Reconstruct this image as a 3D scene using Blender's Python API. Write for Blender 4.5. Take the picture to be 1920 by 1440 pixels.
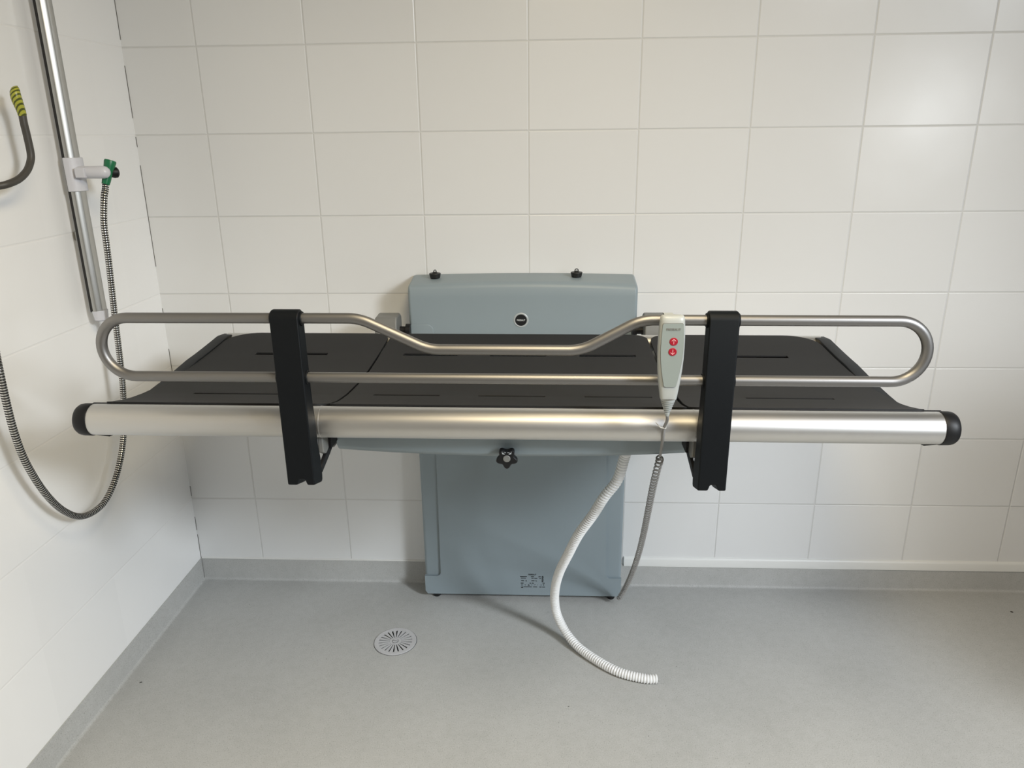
import bpy, bmesh, math, random
from mathutils import Vector, Matrix, noise

for o in list(bpy.data.objects):
    bpy.data.objects.remove(o)
SC = bpy.context.scene
COL = SC.collection
PI = math.pi
random.seed(5)

# ------------------------------------------------------------------ camera
cam_d = bpy.data.cameras.new('camera')
cam_d.sensor_width = 36.0
cam_d.sensor_fit = 'HORIZONTAL'
cam_d.lens = 1413.29 / 1920 * 36.0
cam_d.clip_start = 0.05
cam = bpy.data.objects.new('camera', cam_d)
cam.location = (1.38761, -2.41688, 1.58102)
cam.rotation_euler = (1.25031368, 0.0113151, 0.0453734)
COL.objects.link(cam)
SC.camera = cam

# ------------------------------------------------------------------ world, lights, exposure
w = bpy.data.worlds.new('world')
SC.world = w
w.use_nodes = True
w.node_tree.nodes['Background'].inputs[0].default_value = (0.75, 0.86, 1.0, 1)
w.node_tree.nodes['Background'].inputs[1].default_value = 1.0

SC.view_settings.view_transform = 'Standard'
SC.view_settings.look = 'None'
SC.view_settings.exposure = 0.0
SC.view_settings.gamma = 1.0
SC.view_settings.use_curve_mapping = False

def area_light(name, loc, target, sx, sy, power, col, shape='RECTANGLE', spread=180):
    d = bpy.data.lights.new(name, 'AREA')
    d.shape = shape
    d.size = sx
    d.size_y = sy
    d.energy = power
    d.color = col
    d.spread = math.radians(spread)
    o = bpy.data.objects.new(name, d)
    o.location = loc
    if tuple(loc[:2]) != tuple(target[:2]):        # a lamp that hangs level keeps its x and y sides
        o.rotation_euler = (Vector(target) - Vector(loc)).to_track_quat('-Z', 'Z').to_euler()
    COL.objects.link(o)
    return o

# daylight falling in high from behind the camera on the right, a lower window, a ceiling panel and a warm lamp overhead
area_light('high_daylight', (4.6, -3.5, 2.85), (1.05, -0.5, -0.05), 0.8, 0.6, 23.0, (0.875, 0.94, 1.0), spread=64)
area_light('window_daylight', (4.28, -3.90, 1.68), (1.0, -0.2, 0.2), 0.44, 0.68, 5.5, (0.93, 0.97, 1.0), spread=100)
area_light('ceiling_panel', (3.1, -2.55, 2.57), (3.1, -2.55, 0), 0.6, 0.6, 29, (0.94, 0.95, 1.0))
area_light('ceiling_lamp', (1.56, -1.85, 2.56), (1.56, -1.85, 0), 0.50, 1.30, 30, (1.0, 0.83, 0.54))

# ------------------------------------------------------------------ materials
def nt(name):
    m = bpy.data.materials.new(name)
    m.use_nodes = True
    t = m.node_tree
    return m, t, t.nodes['Principled BSDF']

def mat(name, col, rough=0.5, metal=0.0, spec=0.5, noise_amt=0.0, noise_scale=40.0, bump=0.0, bump_scale=300.0, coat=0.0):
    m, t, b = nt(name)
    b.inputs['Base Color'].default_value = (*col, 1)
    b.inputs['Roughness'].default_value = rough
    b.inputs['Metallic'].default_value = metal
    b.inputs['Specular IOR Level'].default_value = spec
    b.inputs['Coat Weight'].default_value = coat
    tc = t.nodes.new('ShaderNodeTexCoord')
    if noise_amt > 0:
        n = t.nodes.new('ShaderNodeTexNoise')
        n.inputs['Scale'].default_value = noise_scale
        n.inputs['Detail'].default_value = 4
        t.links.new(tc.outputs['Object'], n.inputs['Vector'])
        mx = t.nodes.new('ShaderNodeMix')
        mx.data_type = 'RGBA'
        mx.inputs[6].default_value = (*[c * (1 - noise_amt) for c in col], 1)
        mx.inputs[7].default_value = (*[min(1, c * (1 + noise_amt)) for c in col], 1)
        t.links.new(n.outputs['Fac'], mx.inputs[0])
        t.links.new(mx.outputs[2], b.inputs['Base Color'])
    if bump > 0:
        n2 = t.nodes.new('ShaderNodeTexNoise')
        n2.inputs['Scale'].default_value = bump_scale
        n2.inputs['Detail'].default_value = 3
        t.links.new(tc.outputs['Object'], n2.inputs['Vector'])
        bp = t.nodes.new('ShaderNodeBump')
        bp.inputs['Strength'].default_value = bump
        bp.inputs['Distance'].default_value = 0.001
        t.links.new(n2.outputs['Fac'], bp.inputs['Height'])
        t.links.new(bp.outputs['Normal'], b.inputs['Normal'])
    return m

TW, TH, ZA = 0.332, 0.25054, 1.840      # tile pitch and height of one grout row

def tile_material(name, axis, offset, col=(0.765, 0.765, 0.755), gc=(0.85, 0.845, 0.83), joints=True):
    m, t, b = nt(name)
    tc = t.nodes.new('ShaderNodeTexCoord')
    sp = t.nodes.new('ShaderNodeSeparateXYZ')
    t.links.new(tc.outputs['Object'], sp.inputs[0])
    def math_node(op, a, bval=None):
        n = t.nodes.new('ShaderNodeMath')
        n.operation = op
        t.links.new(a, n.inputs[0])
        if bval is not None:
            if isinstance(bval, (int, float)):
                n.inputs[1].default_value = bval
            else:
                t.links.new(bval, n.inputs[1])
        return n.outputs[0]
    u = math_node('ADD', sp.outputs[axis], -offset)
    v = math_node('ADD', sp.outputs['Z'], -ZA)
    du = math_node('PINGPONG', u, (TW / 2) if joints else 50.0)
    dv = math_node('PINGPONG', v, TH / 2)
    d = math_node('MINIMUM', du, dv)
    def ramp(a0, a1):
        r = t.nodes.new('ShaderNodeMapRange')
        r.interpolation_type = 'SMOOTHSTEP'
        r.inputs['From Min'].default_value = a0
        r.inputs['From Max'].default_value = a1
        t.links.new(d, r.inputs['Value'])
        return r.outputs[0]
    mask = ramp(0.0010, 0.0017)
    height = ramp(0.0008, 0.0038)
    # every tile a hair different in tone
    fl1 = math_node('FLOOR', math_node('DIVIDE', u, TW))
    fl2 = math_node('FLOOR', math_node('DIVIDE', v, TH))
    cb = t.nodes.new('ShaderNodeCombineXYZ')
    t.links.new(fl1, cb.inputs[0]); t.links.new(fl2, cb.inputs[1])
    wn = t.nodes.new('ShaderNodeTexWhiteNoise')
    wn.noise_dimensions = '2D'
    t.links.new(cb.outputs[0], wn.inputs['Vector'])
    mt = t.nodes.new('ShaderNodeMix'); mt.data_type = 'RGBA'
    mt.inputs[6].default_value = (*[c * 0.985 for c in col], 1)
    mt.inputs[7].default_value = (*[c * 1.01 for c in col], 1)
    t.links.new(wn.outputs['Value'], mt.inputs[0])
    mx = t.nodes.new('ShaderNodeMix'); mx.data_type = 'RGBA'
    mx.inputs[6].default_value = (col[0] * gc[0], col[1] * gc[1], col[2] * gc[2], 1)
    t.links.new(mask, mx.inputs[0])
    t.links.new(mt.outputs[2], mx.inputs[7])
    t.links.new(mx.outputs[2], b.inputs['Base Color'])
    rr = t.nodes.new('ShaderNodeMapRange')
    rr.inputs['To Min'].default_value = 0.75
    rr.inputs['To Max'].default_value = 0.21
    b.inputs['Specular IOR Level'].default_value = 0.42
    t.links.new(mask, rr.inputs['Value'])
    t.links.new(rr.outputs[0], b.inputs['Roughness'])
    # grout groove and the slight unevenness of the glaze
    nz = t.nodes.new('ShaderNodeTexNoise')
    nz.inputs['Scale'].default_value = 5.0
    nz.inputs['Detail'].default_value = 1.5
    t.links.new(tc.outputs['Object'], nz.inputs['Vector'])
    b1 = t.nodes.new('ShaderNodeBump')
    b1.inputs['Strength'].default_value = 0.25
    b1.inputs['Distance'].default_value = 0.006
    t.links.new(nz.outputs['Fac'], b1.inputs['Height'])
    b2 = t.nodes.new('ShaderNodeBump')
    b2.inputs['Strength'].default_value = 0.95 if joints else 0.45
    b2.inputs['Distance'].default_value = 0.0012
    t.links.new(height, b2.inputs['Height'])
    t.links.new(b1.outputs['Normal'], b2.inputs['Normal'])
    t.links.new(b2.outputs['Normal'], b.inputs['Normal'])
    return m

def floor_material():
    m, t, b = nt('vinyl_floor')
    tc = t.nodes.new('ShaderNodeTexCoord')
    def tex(scale, detail=2.0, rough=0.5):
        n = t.nodes.new('ShaderNodeTexNoise')
        n.inputs['Scale'].default_value = scale
        n.inputs['Detail'].default_value = detail
        n.inputs['Roughness'].default_value = rough
        t.links.new(tc.outputs['Object'], n.inputs['Vector'])
        return n.outputs['Fac']
    def ramp(src, stops):
        r = t.nodes.new('ShaderNodeValToRGB')
        r.color_ramp.elements.remove(r.color_ramp.elements[0])
        r.color_ramp.elements[0].position = stops[0][0]
        r.color_ramp.elements[0].color = (*stops[0][1], 1)
        for p, c in stops[1:]:
            e = r.color_ramp.elements.new(p)
            e.color = (*c, 1)
        t.links.new(src, r.inputs[0])
        return r.outputs[0]
    def mul(a, bb, f=1.0):
        n = t.nodes.new('ShaderNodeMix'); n.data_type = 'RGBA'; n.blend_type = 'MULTIPLY'
        n.inputs[0].default_value = f
        t.links.new(a, n.inputs[6]); t.links.new(bb, n.inputs[7])
        return n.outputs[2]
    base = ramp(tex(2.6, 4.0), [(0.30, (0.440, 0.440, 0.424)), (0.70, (0.492, 0.492, 0.476))])
    fleck = ramp(tex(330.0, 1.0), [(0.26, (0.68, 0.68, 0.66)), (0.40, (1, 1, 1)), (0.62, (1, 1, 1)), (0.74, (1.2, 1.2, 1.2))])
    cloud = ramp(tex(38.0, 5.0, 0.65), [(0.32, (0.95, 0.95, 0.945)), (0.60, (1.015, 1.015, 1.015))])
    vor = t.nodes.new('ShaderNodeTexVoronoi')
    vor.inputs['Scale'].default_value = 13.0
    t.links.new(tc.outputs['Object'], vor.inputs['Vector'])
    dots = ramp(vor.outputs['Distance'], [(0.016, (0.42, 0.41, 0.38)), (0.03, (1, 1, 1))])
    c = mul(mul(mul(base, fleck), cloud), dots, 0.8)
    t.links.new(c, b.inputs['Base Color'])
    b.inputs['Roughness'].default_value = 0.6
    b.inputs['Specular IOR Level'].default_value = 0.3
    bp = t.nodes.new('ShaderNodeBump')
    bp.inputs['Strength'].default_value = 0.25
    bp.inputs['Distance'].default_value = 0.0008
    t.links.new(tex(260.0, 2.0), bp.inputs['Height'])
    t.links.new(bp.outputs['Normal'], b.inputs['Normal'])
    return m

M = dict(
    tile_back=tile_material('white_wall_tile', 'X', 0.0),
    tile_left=tile_material('white_side_wall_tile_lit', 'Y', -50.0 + 0.02, col=(0.90, 0.895, 0.882), gc=(0.965, 0.96, 0.95), joints=False),  # lighter than the back tile: stronger light on this wall put into its colour
    floor=floor_material(),
    paint=mat('white_paint', (0.80, 0.79, 0.77), 0.6, noise_amt=0.01),
    paint_grey=mat('grey_paint', (0.24, 0.24, 0.235), 0.6, noise_amt=0.01),
    trim=mat('white_plastic_trim', (0.80, 0.80, 0.77), 0.35, noise_amt=0.01),
    sealant=mat('white_sealant', (0.74, 0.73, 0.70), 0.5, noise_amt=0.03),
    crack=mat('dark_corner_gap', (0.10, 0.09, 0.08), 0.9, noise_amt=0.2),
    alu=mat('anodised_aluminium', (0.69, 0.68, 0.66), 0.43, 1.0, noise_amt=0.02, noise_scale=6),
    steel=mat('satin_steel_tube', (0.27, 0.264, 0.258), 0.44, 0.9, noise_amt=0.03, noise_scale=8, bump=0.05, bump_scale=500),
    shower_alu=mat('shower_bar_aluminium', (0.55, 0.55, 0.53), 0.36, 0.9, noise_amt=0.03),
    chrome=mat('hose_chrome', (0.80, 0.79, 0.76), 0.16, 1.0, noise_amt=0.02),
    hose_gap=mat('hose_dark_gap', (0.015, 0.014, 0.013), 0.6, noise_amt=0.1),
    black=mat('dark_grey_plastic', (0.0048, 0.0062, 0.0078), 0.5, spec=0.18, noise_amt=0.05, bump=0.1, bump_scale=900),
    jet=mat('black_plastic', (0.008, 0.008, 0.009), 0.48, spec=0.35, noise_amt=0.05),
    rubber=mat('black_rubber', (0.010, 0.010, 0.010), 0.5, noise_amt=0.1),
    matd=mat('charcoal_mat', (0.0150, 0.0150, 0.0156), 0.6, spec=0.22, noise_amt=0.04, noise_scale=30, bump=0.12, bump_scale=700),
    cab=mat('blue_grey_plastic', (0.255, 0.305, 0.330), 0.42, noise_amt=0.015, noise_scale=8, bump=0.08, bump_scale=700),
    cab_ring=mat('pale_ring_plastic', (0.40, 0.43, 0.44), 0.35, noise_amt=0.02),
    bracket=mat('grey_metal_bracket', (0.19, 0.19, 0.178), 0.45, noise_amt=0.03),
    handset=mat('pale_grey_plastic', (0.405, 0.425, 0.41), 0.36, noise_amt=0.01),
    face=mat('handset_face_film', (0.262, 0.298, 0.282), 0.40, noise_amt=0.01),
    red=mat('red_button', (0.33, 0.008, 0.022), 0.40, noise_amt=0.03),
    pink=mat('pink_arrow', (0.85, 0.42, 0.45), 0.5, noise_amt=0.01),
    ink=mat('dark_print', (0.012, 0.013, 0.014), 0.6, noise_amt=0.02),
    grey_ink=mat('grey_print', (0.20, 0.20, 0.19), 0.6, noise_amt=0.02),
    white_ink=mat('pale_print', (0.60, 0.62, 0.62), 0.5, noise_amt=0.02),
    cord=mat('grey_cord', (0.27, 0.26, 0.245), 0.5, noise_amt=0.03),
    tie=mat('pale_cable_tie', (0.68, 0.64, 0.55), 0.4, noise_amt=0.02),
    hose=mat('white_ribbed_plastic', (0.80, 0.80, 0.79), 0.38, noise_amt=0.01),
    white=mat('white_plastic', (0.66, 0.66, 0.70), 0.32, noise_amt=0.01),
    green=mat('green_plastic', (0.012, 0.16, 0.065), 0.35, noise_amt=0.04),
    cable=mat('dark_grey_cable', (0.062, 0.056, 0.048), 0.5, noise_amt=0.08, noise_scale=60),
    dirt=mat('dirt', (0.03, 0.028, 0.024), 0.9, noise_amt=0.3),
    drain=mat('drain_steel', (0.62, 0.62, 0.63), 0.35, 0.25, noise_amt=0.03),
    drain_dark=mat('drain_shadow', (0.02, 0.02, 0.022), 0.8, noise_amt=0.1),
)

def tape_material():
    m, t, b = nt('yellow_green_tape')
    tc = t.nodes.new('ShaderNodeTexCoord')
    mp = t.nodes.new('ShaderNodeMapping')
    mp.inputs['Rotation'].default_value = (0.2, 0.75, 0.2)
    t.links.new(tc.outputs['Object'], mp.inputs['Vector'])
    wv = t.nodes.new('ShaderNodeTexWave')
    wv.bands_direction = 'Z'
    wv.inputs['Scale'].default_value = 44.0
    wv.inputs['Distortion'].default_value = 1.2
    t.links.new(mp.outputs[0], wv.inputs['Vector'])
    r = t.nodes.new('ShaderNodeValToRGB')
    r.color_ramp.elements[0].position = 0.25
    r.color_ramp.elements[0].color = (0.075, 0.085, 0.012, 1)
    r.color_ramp.elements[1].position = 0.5
    r.color_ramp.elements[1].color = (0.42, 0.42, 0.05, 1)
    t.links.new(wv.outputs['Fac'], r.inputs[0])
    t.links.new(r.outputs[0], b.inputs['Base Color'])
    b.inputs['Roughness'].default_value = 0.35
    return m
M['tape'] = tape_material()

# ------------------------------------------------------------------ mesh helpers
ORG = {}

class MB:
    def __init__(self):
        self.v, self.f, self.mi = [], [], []
    def add(self, verts, faces, mi=0):
        b = len(self.v)
        self.v += [tuple(v) for v in verts]
        self.f += [tuple(i + b for i in f) for f in faces]
        self.mi += [mi] * len(faces)
        return self
    def box(self, lo, hi, mi=0):
        (x0, y0, z0), (x1, y1, z1) = lo, hi
        return self.add([(x0, y0, z0), (x1, y0, z0), (x1, y1, z0), (x0, y1, z0), (x0, y0, z1), (x1, y0, z1), (x1, y1, z1), (x0, y1, z1)],
                        [(0, 3, 2, 1), (4, 5, 6, 7), (0, 1, 5, 4), (1, 2, 6, 5), (2, 3, 7, 6), (3, 0, 4, 7)], mi)
    def prism(self, pts, axis, a, b, mi=0):
        """closed outline (two coordinates) extruded along an axis from a to b"""
        n = len(pts)
        def put(p, t):
            return {'x': (t, p[0], p[1]), 'y': (p[0], t, p[1]), 'z': (p[0], p[1], t)}[axis]
        vs = [put(p, a) for p in pts] + [put(p, b) for p in pts]
        fs = [tuple(range(n)), tuple(range(2 * n - 1, n - 1, -1))]
        fs += [(i, i + n, (i + 1) % n + n, (i + 1) % n) for i in range(n)]
        return self.add(vs, fs, mi)
    def loft(self, rings, caps=True, closed=False, mi=0):
        n = len(rings[0]); b = []
        vs = [p for r in rings for p in r]
        fs = []
        m = len(rings)
        for i in range(m if closed else m - 1):
            j = (i + 1) % m
            for k in range(n):
                l = (k + 1) % n
                fs.append((i * n + k, i * n + l, j * n + l, j * n + k))
        if caps and not closed:
            fs.append(tuple(range(n - 1, -1, -1)))
            fs.append(tuple((m - 1) * n + k for k in range(n)))
        return self.add(vs, fs, mi)
    def tube(self, path, rad, seg=12, closed=False, caps=True, mi=0, mif=None):
        path = [Vector(p) for p in path]
        n = len(path)
        rads = rad if isinstance(rad, (list, tuple)) else [rad] * n
        rings = []
        nrm = None
        for i, p in enumerate(path):
            if closed:
                t = path[(i + 1) % n] - path[i - 1]
            else:
                t = path[min(i + 1, n - 1)] - path[max(i - 1, 0)]
            t.normalize()
            if nrm is None:
                ref = Vector((0, 1, 0)) if abs(t.y) < 0.8 else Vector((1, 0, 0))
                nrm = (ref - t * ref.dot(t)).normalized()
            else:
                nrm = (nrm - t * nrm.dot(t)).normalized()
            bn = t.cross(nrm)
            rings.append([p + (nrm * math.cos(2 * PI * k / seg) + bn * math.sin(2 * PI * k / seg)) * rads[i] for k in range(seg)])
        f0 = len(self.f)
        self.loft(rings, caps, closed, mi)
        if mif:
            for i in range(n if closed else n - 1):
                for k in range(seg):
                    self.mi[f0 + i * seg + k] = mif(i)
        return self
    def lathe(self, origin, axis, prof, seg=32, mi=0):
        """prof: (distance along axis, radius)"""
        a = Vector(axis).normalized()
        ref = Vector((0, 0, 1)) if abs(a.z) < 0.8 else Vector((1, 0, 0))
        u = (ref - a * ref.dot(a)).normalized(); v = a.cross(u)
        o = Vector(origin)
        rings = [[o + a * d + (u * math.cos(2 * PI * k / seg) + v * math.sin(2 * PI * k / seg)) * r for k in range(seg)] for d, r in prof]
        return self.loft(rings, True, False, mi)
    def shear(self, fn):
        self.v = [fn(*p) for p in self.v]
        return self
    def build(self, name, mats, parent=None, bevel=0.0, seg=2, smooth=35, solid=0.0, sub=0, bevel_angle=40):
        org = ORG.get(parent.name, Vector((0, 0, 0))) if parent else Vector((0, 0, 0))
        me = bpy.data.meshes.new(name)
        me.from_pydata([Vector(p) - org for p in self.v], [], self.f)
        bm = bmesh.new(); bm.from_mesh(me)
        bmesh.ops.recalc_face_normals(bm, faces=bm.faces)
        bm.to_mesh(me); bm.free()
        mats = mats if isinstance(mats, list) else [mats]
        for mm in mats:
            me.materials.append(mm)
        for p, i in zip(me.polygons, self.mi):
            p.material_index = i
            p.use_smooth = smooth > 0
        if smooth > 0 and bevel == 0:
            me.set_sharp_from_angle(angle=math.radians(smooth))
        o = bpy.data.objects.new(name, me)
        COL.objects.link(o)
        if solid:
            s = o.modifiers.new('thickness', 'SOLIDIFY'); s.thickness = abs(solid); s.offset = 1 if solid > 0 else -1
        if bevel > 0:
            bv = o.modifiers.new('bevel', 'BEVEL')
            bv.width = bevel; bv.segments = seg; bv.limit_method = 'ANGLE'; bv.angle_limit = math.radians(bevel_angle)
            bv.harden_normals = True
        if sub:
            s = o.modifiers.new('subd', 'SUBSURF'); s.levels = sub; s.render_levels = sub
        if parent:
            o.parent = parent
            ORG[o.name] = org
        else:
            ORG[o.name] = Vector((0, 0, 0))
        return o

def thing(name, label, cat, loc, group=None):
    o = bpy.data.objects.new(name, None)
    o.empty_display_size = 0.05
    o.location = loc
    COL.objects.link(o)
    ORG[o.name] = Vector(loc)
    return tag(o, label, cat, group)

def tag(o, label, cat, group=None):
    o['label'] = label; o['category'] = cat
    if group: o['group'] = group
    return o

def structure(o):
    o['kind'] = 'structure'
    return o

def smooth_path(pts, step):
    """Catmull-Rom through the points, resampled to an even step"""
    P = [Vector(p) for p in pts]
    P = [P[0] * 2 - P[1]] + P + [P[-1] * 2 - P[-2]]
    dense = []
    for i in range(1, len(P) - 2):
        p0, p1, p2, p3 = P[i - 1:i + 3]
        for k in range(24):
            t = k / 24
            dense.append(0.5 * ((2 * p1) + (p2 - p0) * t + (2 * p0 - 5 * p1 + 4 * p2 - p3) * t * t + (3 * p1 - p0 - 3 * p2 + p3) * t ** 3))
    dense.append(P[-2])
    out = [dense[0]]; acc = 0.0; nxt = step
    for a, b in zip(dense, dense[1:]):
        l = (b - a).length
        while l > 0 and acc + l >= nxt:
            out.append(a.lerp(b, (nxt - acc) / l)); nxt += step
        acc += l
    return out

def text_mesh(name, s, size, loc, mt, parent, xscale=1.0, depth=0.0004, rx=PI / 2, bold=0.0, rot=0.0):
    """lettering standing in a plane that faces -y (rx = 90 deg), centred on loc"""
    c = bpy.data.curves.new(name, 'FONT')
    c.body = s; c.size = size; c.align_x = 'CENTER'; c.align_y = 'CENTER'; c.extrude = depth; c.offset = bold
    t = bpy.data.objects.new(name, c)
    COL.objects.link(t)
    bpy.context.view_layer.update()
    me = bpy.data.meshes.new_from_object(t.evaluated_get(bpy.context.evaluated_depsgraph_get()))
    bpy.data.objects.remove(t)
    me.transform(Matrix.Translation(Vector(loc) - ORG[parent.name]) @ Matrix.Rotation(rx, 4, 'X') @ Matrix.Rotation(rot, 4, 'Z') @ Matrix.Diagonal((xscale, 1, 1, 1)))
    me.materials.clear(); me.materials.append(mt)
    o = bpy.data.objects.new(name, me)
    COL.objects.link(o)
    o.parent = parent
    ORG[o.name] = ORG[parent.name]
    return o

def rounded_rect(x0, y0, x1, y1, r, n=6):
    rs = r if isinstance(r, (list, tuple)) else [r] * 4     # bl, br, tr, tl
    pts = []
    for (cx, cy, a0), rr in zip(((x0, y0, PI), (x1, y0, 1.5 * PI), (x1, y1, 0), (x0, y1, PI / 2)), rs):
        sx = 1 if cx == x0 else -1; sy = 1 if cy == y0 else -1
        if rr <= 0:
            pts.append((cx, cy)); continue
        for k in range(n + 1):
            a = a0 + PI / 2 * k / n
            pts.append((cx + sx * rr + rr * math.cos(a), cy + sy * rr + rr * math.sin(a)))
    return pts

def circle(cx, cy, r, n=32):
    return [(cx + r * math.cos(2 * PI * k / n), cy + r * math.sin(2 * PI * k / n)) for k in range(n)]

# ------------------------------------------------------------------ the room
XR, YF, ZC = 5.2, -3.95, 3.15
def wl(y, z):                       # the left wall is a touch out of plumb
    return 0.0953 + 0.0051 * z + 0.0077 * y

b = MB(); b.box((-0.2, 0, -0.1), (XR + 0.1, 0.1, ZC + 0.05))
structure(b.build('wall_back', M['tile_back'], smooth=0))
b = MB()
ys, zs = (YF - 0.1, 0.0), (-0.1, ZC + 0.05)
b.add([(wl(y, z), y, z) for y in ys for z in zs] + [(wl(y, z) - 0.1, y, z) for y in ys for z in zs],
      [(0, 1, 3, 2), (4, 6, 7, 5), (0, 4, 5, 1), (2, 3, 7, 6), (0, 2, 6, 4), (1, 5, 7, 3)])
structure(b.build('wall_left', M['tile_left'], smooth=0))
b = MB(); b.box((XR, YF - 0.1, -0.1), (XR + 0.1, 0, ZC + 0.05))
structure(b.build('wall_right', M['paint_grey'], smooth=0))
WX0, WX1, WZ0, WZ1 = 4.00, 4.56, 1.28, 2.08
b = MB()
b.box((-0.2, YF - 0.1, -0.1), (WX0, YF, ZC + 0.05)); b.box((WX1, YF - 0.1, -0.1), (XR + 0.1, YF, ZC + 0.05))
b.box((WX0, YF - 0.1, -0.1), (WX1, YF, WZ0)); b.box((WX0, YF - 0.1, WZ1), (WX1, YF, ZC + 0.05))
structure(b.build('wall_front', M['paint_grey'], smooth=0))
b = MB(); b.box((-0.2, YF - 0.1, ZC), (XR + 0.1, 0.1, ZC + 0.1))
structure(b.build('ceiling', M['paint_grey'], smooth=0))
b = MB(); b.box((-0.2, YF - 0.1, -0.08), (XR + 0.1, 0.1, 0))
structure(b.build('floor', M['floor'], smooth=0))
# unseen half-height screen added right of the view to shade the lower right
b = MB(); b.box((3.40, -1.50, 0), (XR, -1.40, 1.60))
structure(b.build('shade_screen', M['paint_grey'], smooth=0))
# window frame
b = MB()
for (x0, z0, x1, z1) in ((WX0, WZ0, WX1, WZ0 + 0.06), (WX0, WZ1 - 0.06, WX1, WZ1), (WX0, WZ0, WX0 + 0.06, WZ1), (WX1 - 0.06, WZ0, WX1, WZ1)):
    b.box((x0, YF - 0.09, z0), (x1, YF - 0.04, z1))
structure(b.build('window_1', M['trim'], smooth=0))

# coved vinyl skirting
def cove(y_sign, top, r=0.009, n=7):
    pts = [(0.0, top), (0.003, top)]
    for k in range(n + 1):
        a = PI + PI / 2 * k / n
        pts.append((0.003 + r + r * math.cos(a), r + r * math.sin(a) + 0.0004))
    pts += [(0.003 + r + 0.012, 0.0002), (0.003 + r + 0.012, -0.004), (0, -0.004)]
    return pts
b = MB()
for x0, x1, top in ((0.10, 1.665, 0.088), (1.665, XR, 0.0835)):
    pr = cove(-1, top)
    b.prism([(-p, q) for p, q in pr], 'x', x0, x1)
structure(b.build('baseboard_back', M['floor'], smooth=30))
b = MB()
pr = cove(1, 0.088)
rings = []
for y in (YF, -0.004):
    rings.append([(wl(y, q) + p, y, q) for p, q in pr])
b.loft(rings)
structure(b.build('baseboard_left', M['floor'], smooth=30))
# white capping strip along the foot of the tiles on the right, sealant bead on the left
b = MB()
b.prism([(0, 0.083), (-0.0075, 0.0835), (-0.0095, 0.111), (-0.0075, 0.1165), (-0.004, 0.1195), (0, 0.1205)], 'x', 1.668, XR)
structure(b.build('trim_1', M['trim'], smooth=30))
b = MB(); b.prism([(0, 0.0875), (-0.004, 0.0885), (-0.003, 0.0925), (0, 0.094)], 'x', 0.10, 0.95)
structure(b.build('trim_2', M['sealant'], smooth=30))
# dark unsealed line in the corner, broken like the photograph's
b = MB()
for z0, z1 in ((1.862, 2.0), (1.64, 1.79), (1.555, 1.585), (1.18, 1.50), (0.99, 1.04), (0.66, 0.90), (0.345, 0.385), (0.205, 0.26), (0.088, 0.187)):
    x0, x1 = wl(0, z0), wl(0, z1)
    b.add([(x0 - 0.002, 0.002, z0), (x0 + 0.0016, -0.0004, z0), (x0 + 0.0003, -0.0016, z0), (x1 - 0.002, 0.002, z1), (x1 + 0.0016, -0.0004, z1), (x1 + 0.0003, -0.0016, z1)],
          [(0, 1, 2), (3, 5, 4), (0, 3, 4, 1), (1, 4, 5, 2), (2, 5, 3, 0)])
structure(b.build('trim_3', M['crack'], smooth=0))

# ------------------------------------------------------------------ adjustable changing bench
XC = 1.304
bench = thing('changing_bench', 'grey wall-mounted height-adjustable changing bench with charcoal mat and steel side rail', 'changing table', (XC, -0.1, 0))
def tilt(x, y, z):                  # the bed hangs about 8 mm lower at its right end
    return (x, y, z - 0.0047 * (x - XC))

# lift cabinet: lower cover
x0, x1 = 0.956, 1.650
b = MB()
b.prism(rounded_rect(x0, -0.098, x1, 0.0, [0.012, 0.012, 0, 0]), 'z', 0.021, 0.93)
low = b.build('lift_cabinet', M['cab'], bench, bevel=0.004)
rr = 0.016
def arc(cx, cz, r, a0, a1, n=6):
    return [(cx + r * math.cos(a0 + (a1 - a0) * k / n), cz + r * math.sin(a0 + (a1 - a0) * k / n)) for k in range(n + 1)]
xi0, xi1, zn = 1.0135, 1.596, 0.094
out = [(x0 + 0.008, 0.022), (x1 - 0.008, 0.022)] + arc(x1 - 0.012, 0.034, 0.012, -PI / 2, 0)[1:]
out += [(x1, zn)] + [(xi1 + rr, zn)] + arc(xi1 + rr, zn + rr, rr, 1.5 * PI, PI)[1:] + [(xi1 - 0.018, 0.92), (xi0 + 0.005, 0.92)]
out += arc(xi0 - rr, zn + rr, rr, 0, -PI / 2)[0:] + [(x0, zn), (x0, 0.034)]
b = MB(); b.prism(out, 'y', -0.1075, -0.097)
b.build('front_panel', M['cab'], low, bevel=0.0045, seg=3)
for x in (0.9925, 1.6175):
    b = MB(); b.lathe((x, -0.082, 0), (0, 0, 1), [(0.0, 0.012), (0.004, 0.014), (0.011, 0.014), (0.014, 0.008), (0.024, 0.008)], 20)
    b.build('foot', M['rubber'], low)
# upper housing, its top arched slightly
x0, x1 = 0.953, 1.665
b = MB()
cols = 16
rings = []
for i in range(cols + 1):
    x = x0 + (x1 - x0) * i / cols
    t = 2 * (x - XC) / (x1 - x0)
    ar = 0.008 * (1 - t * t)
    e = 0.0
    rings.append([(x, 0.0, 0.91), (x, 0.0, 1.151 + ar * 0.6), (x, -0.012, 1.1515 + ar * 0.7), (x, -0.105, 1.139 + ar * 1.3), (x, -0.116, 1.134 + ar * 1.3), (x, -0.1225, 1.122 + ar * 1.2), (x, -0.124, 1.10), (x, -0.120, 0.93), (x, -0.118, 0.91)])
b.loft(rings)
up = b.build('upper_housing', M['cab'], bench, bevel=0.010, seg=4, bevel_angle=60)
b = MB(); b.prism(rounded_rect(x0 + 0.004, 0.93, 1.03, 1.015, [0, 0, 0.022, 0.002]), 'y', -0.1245, -0.117)
b.build('access_flap', M['cab'], up, bevel=0.0025)
lx, lz = 1.3054, 1.029
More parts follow.
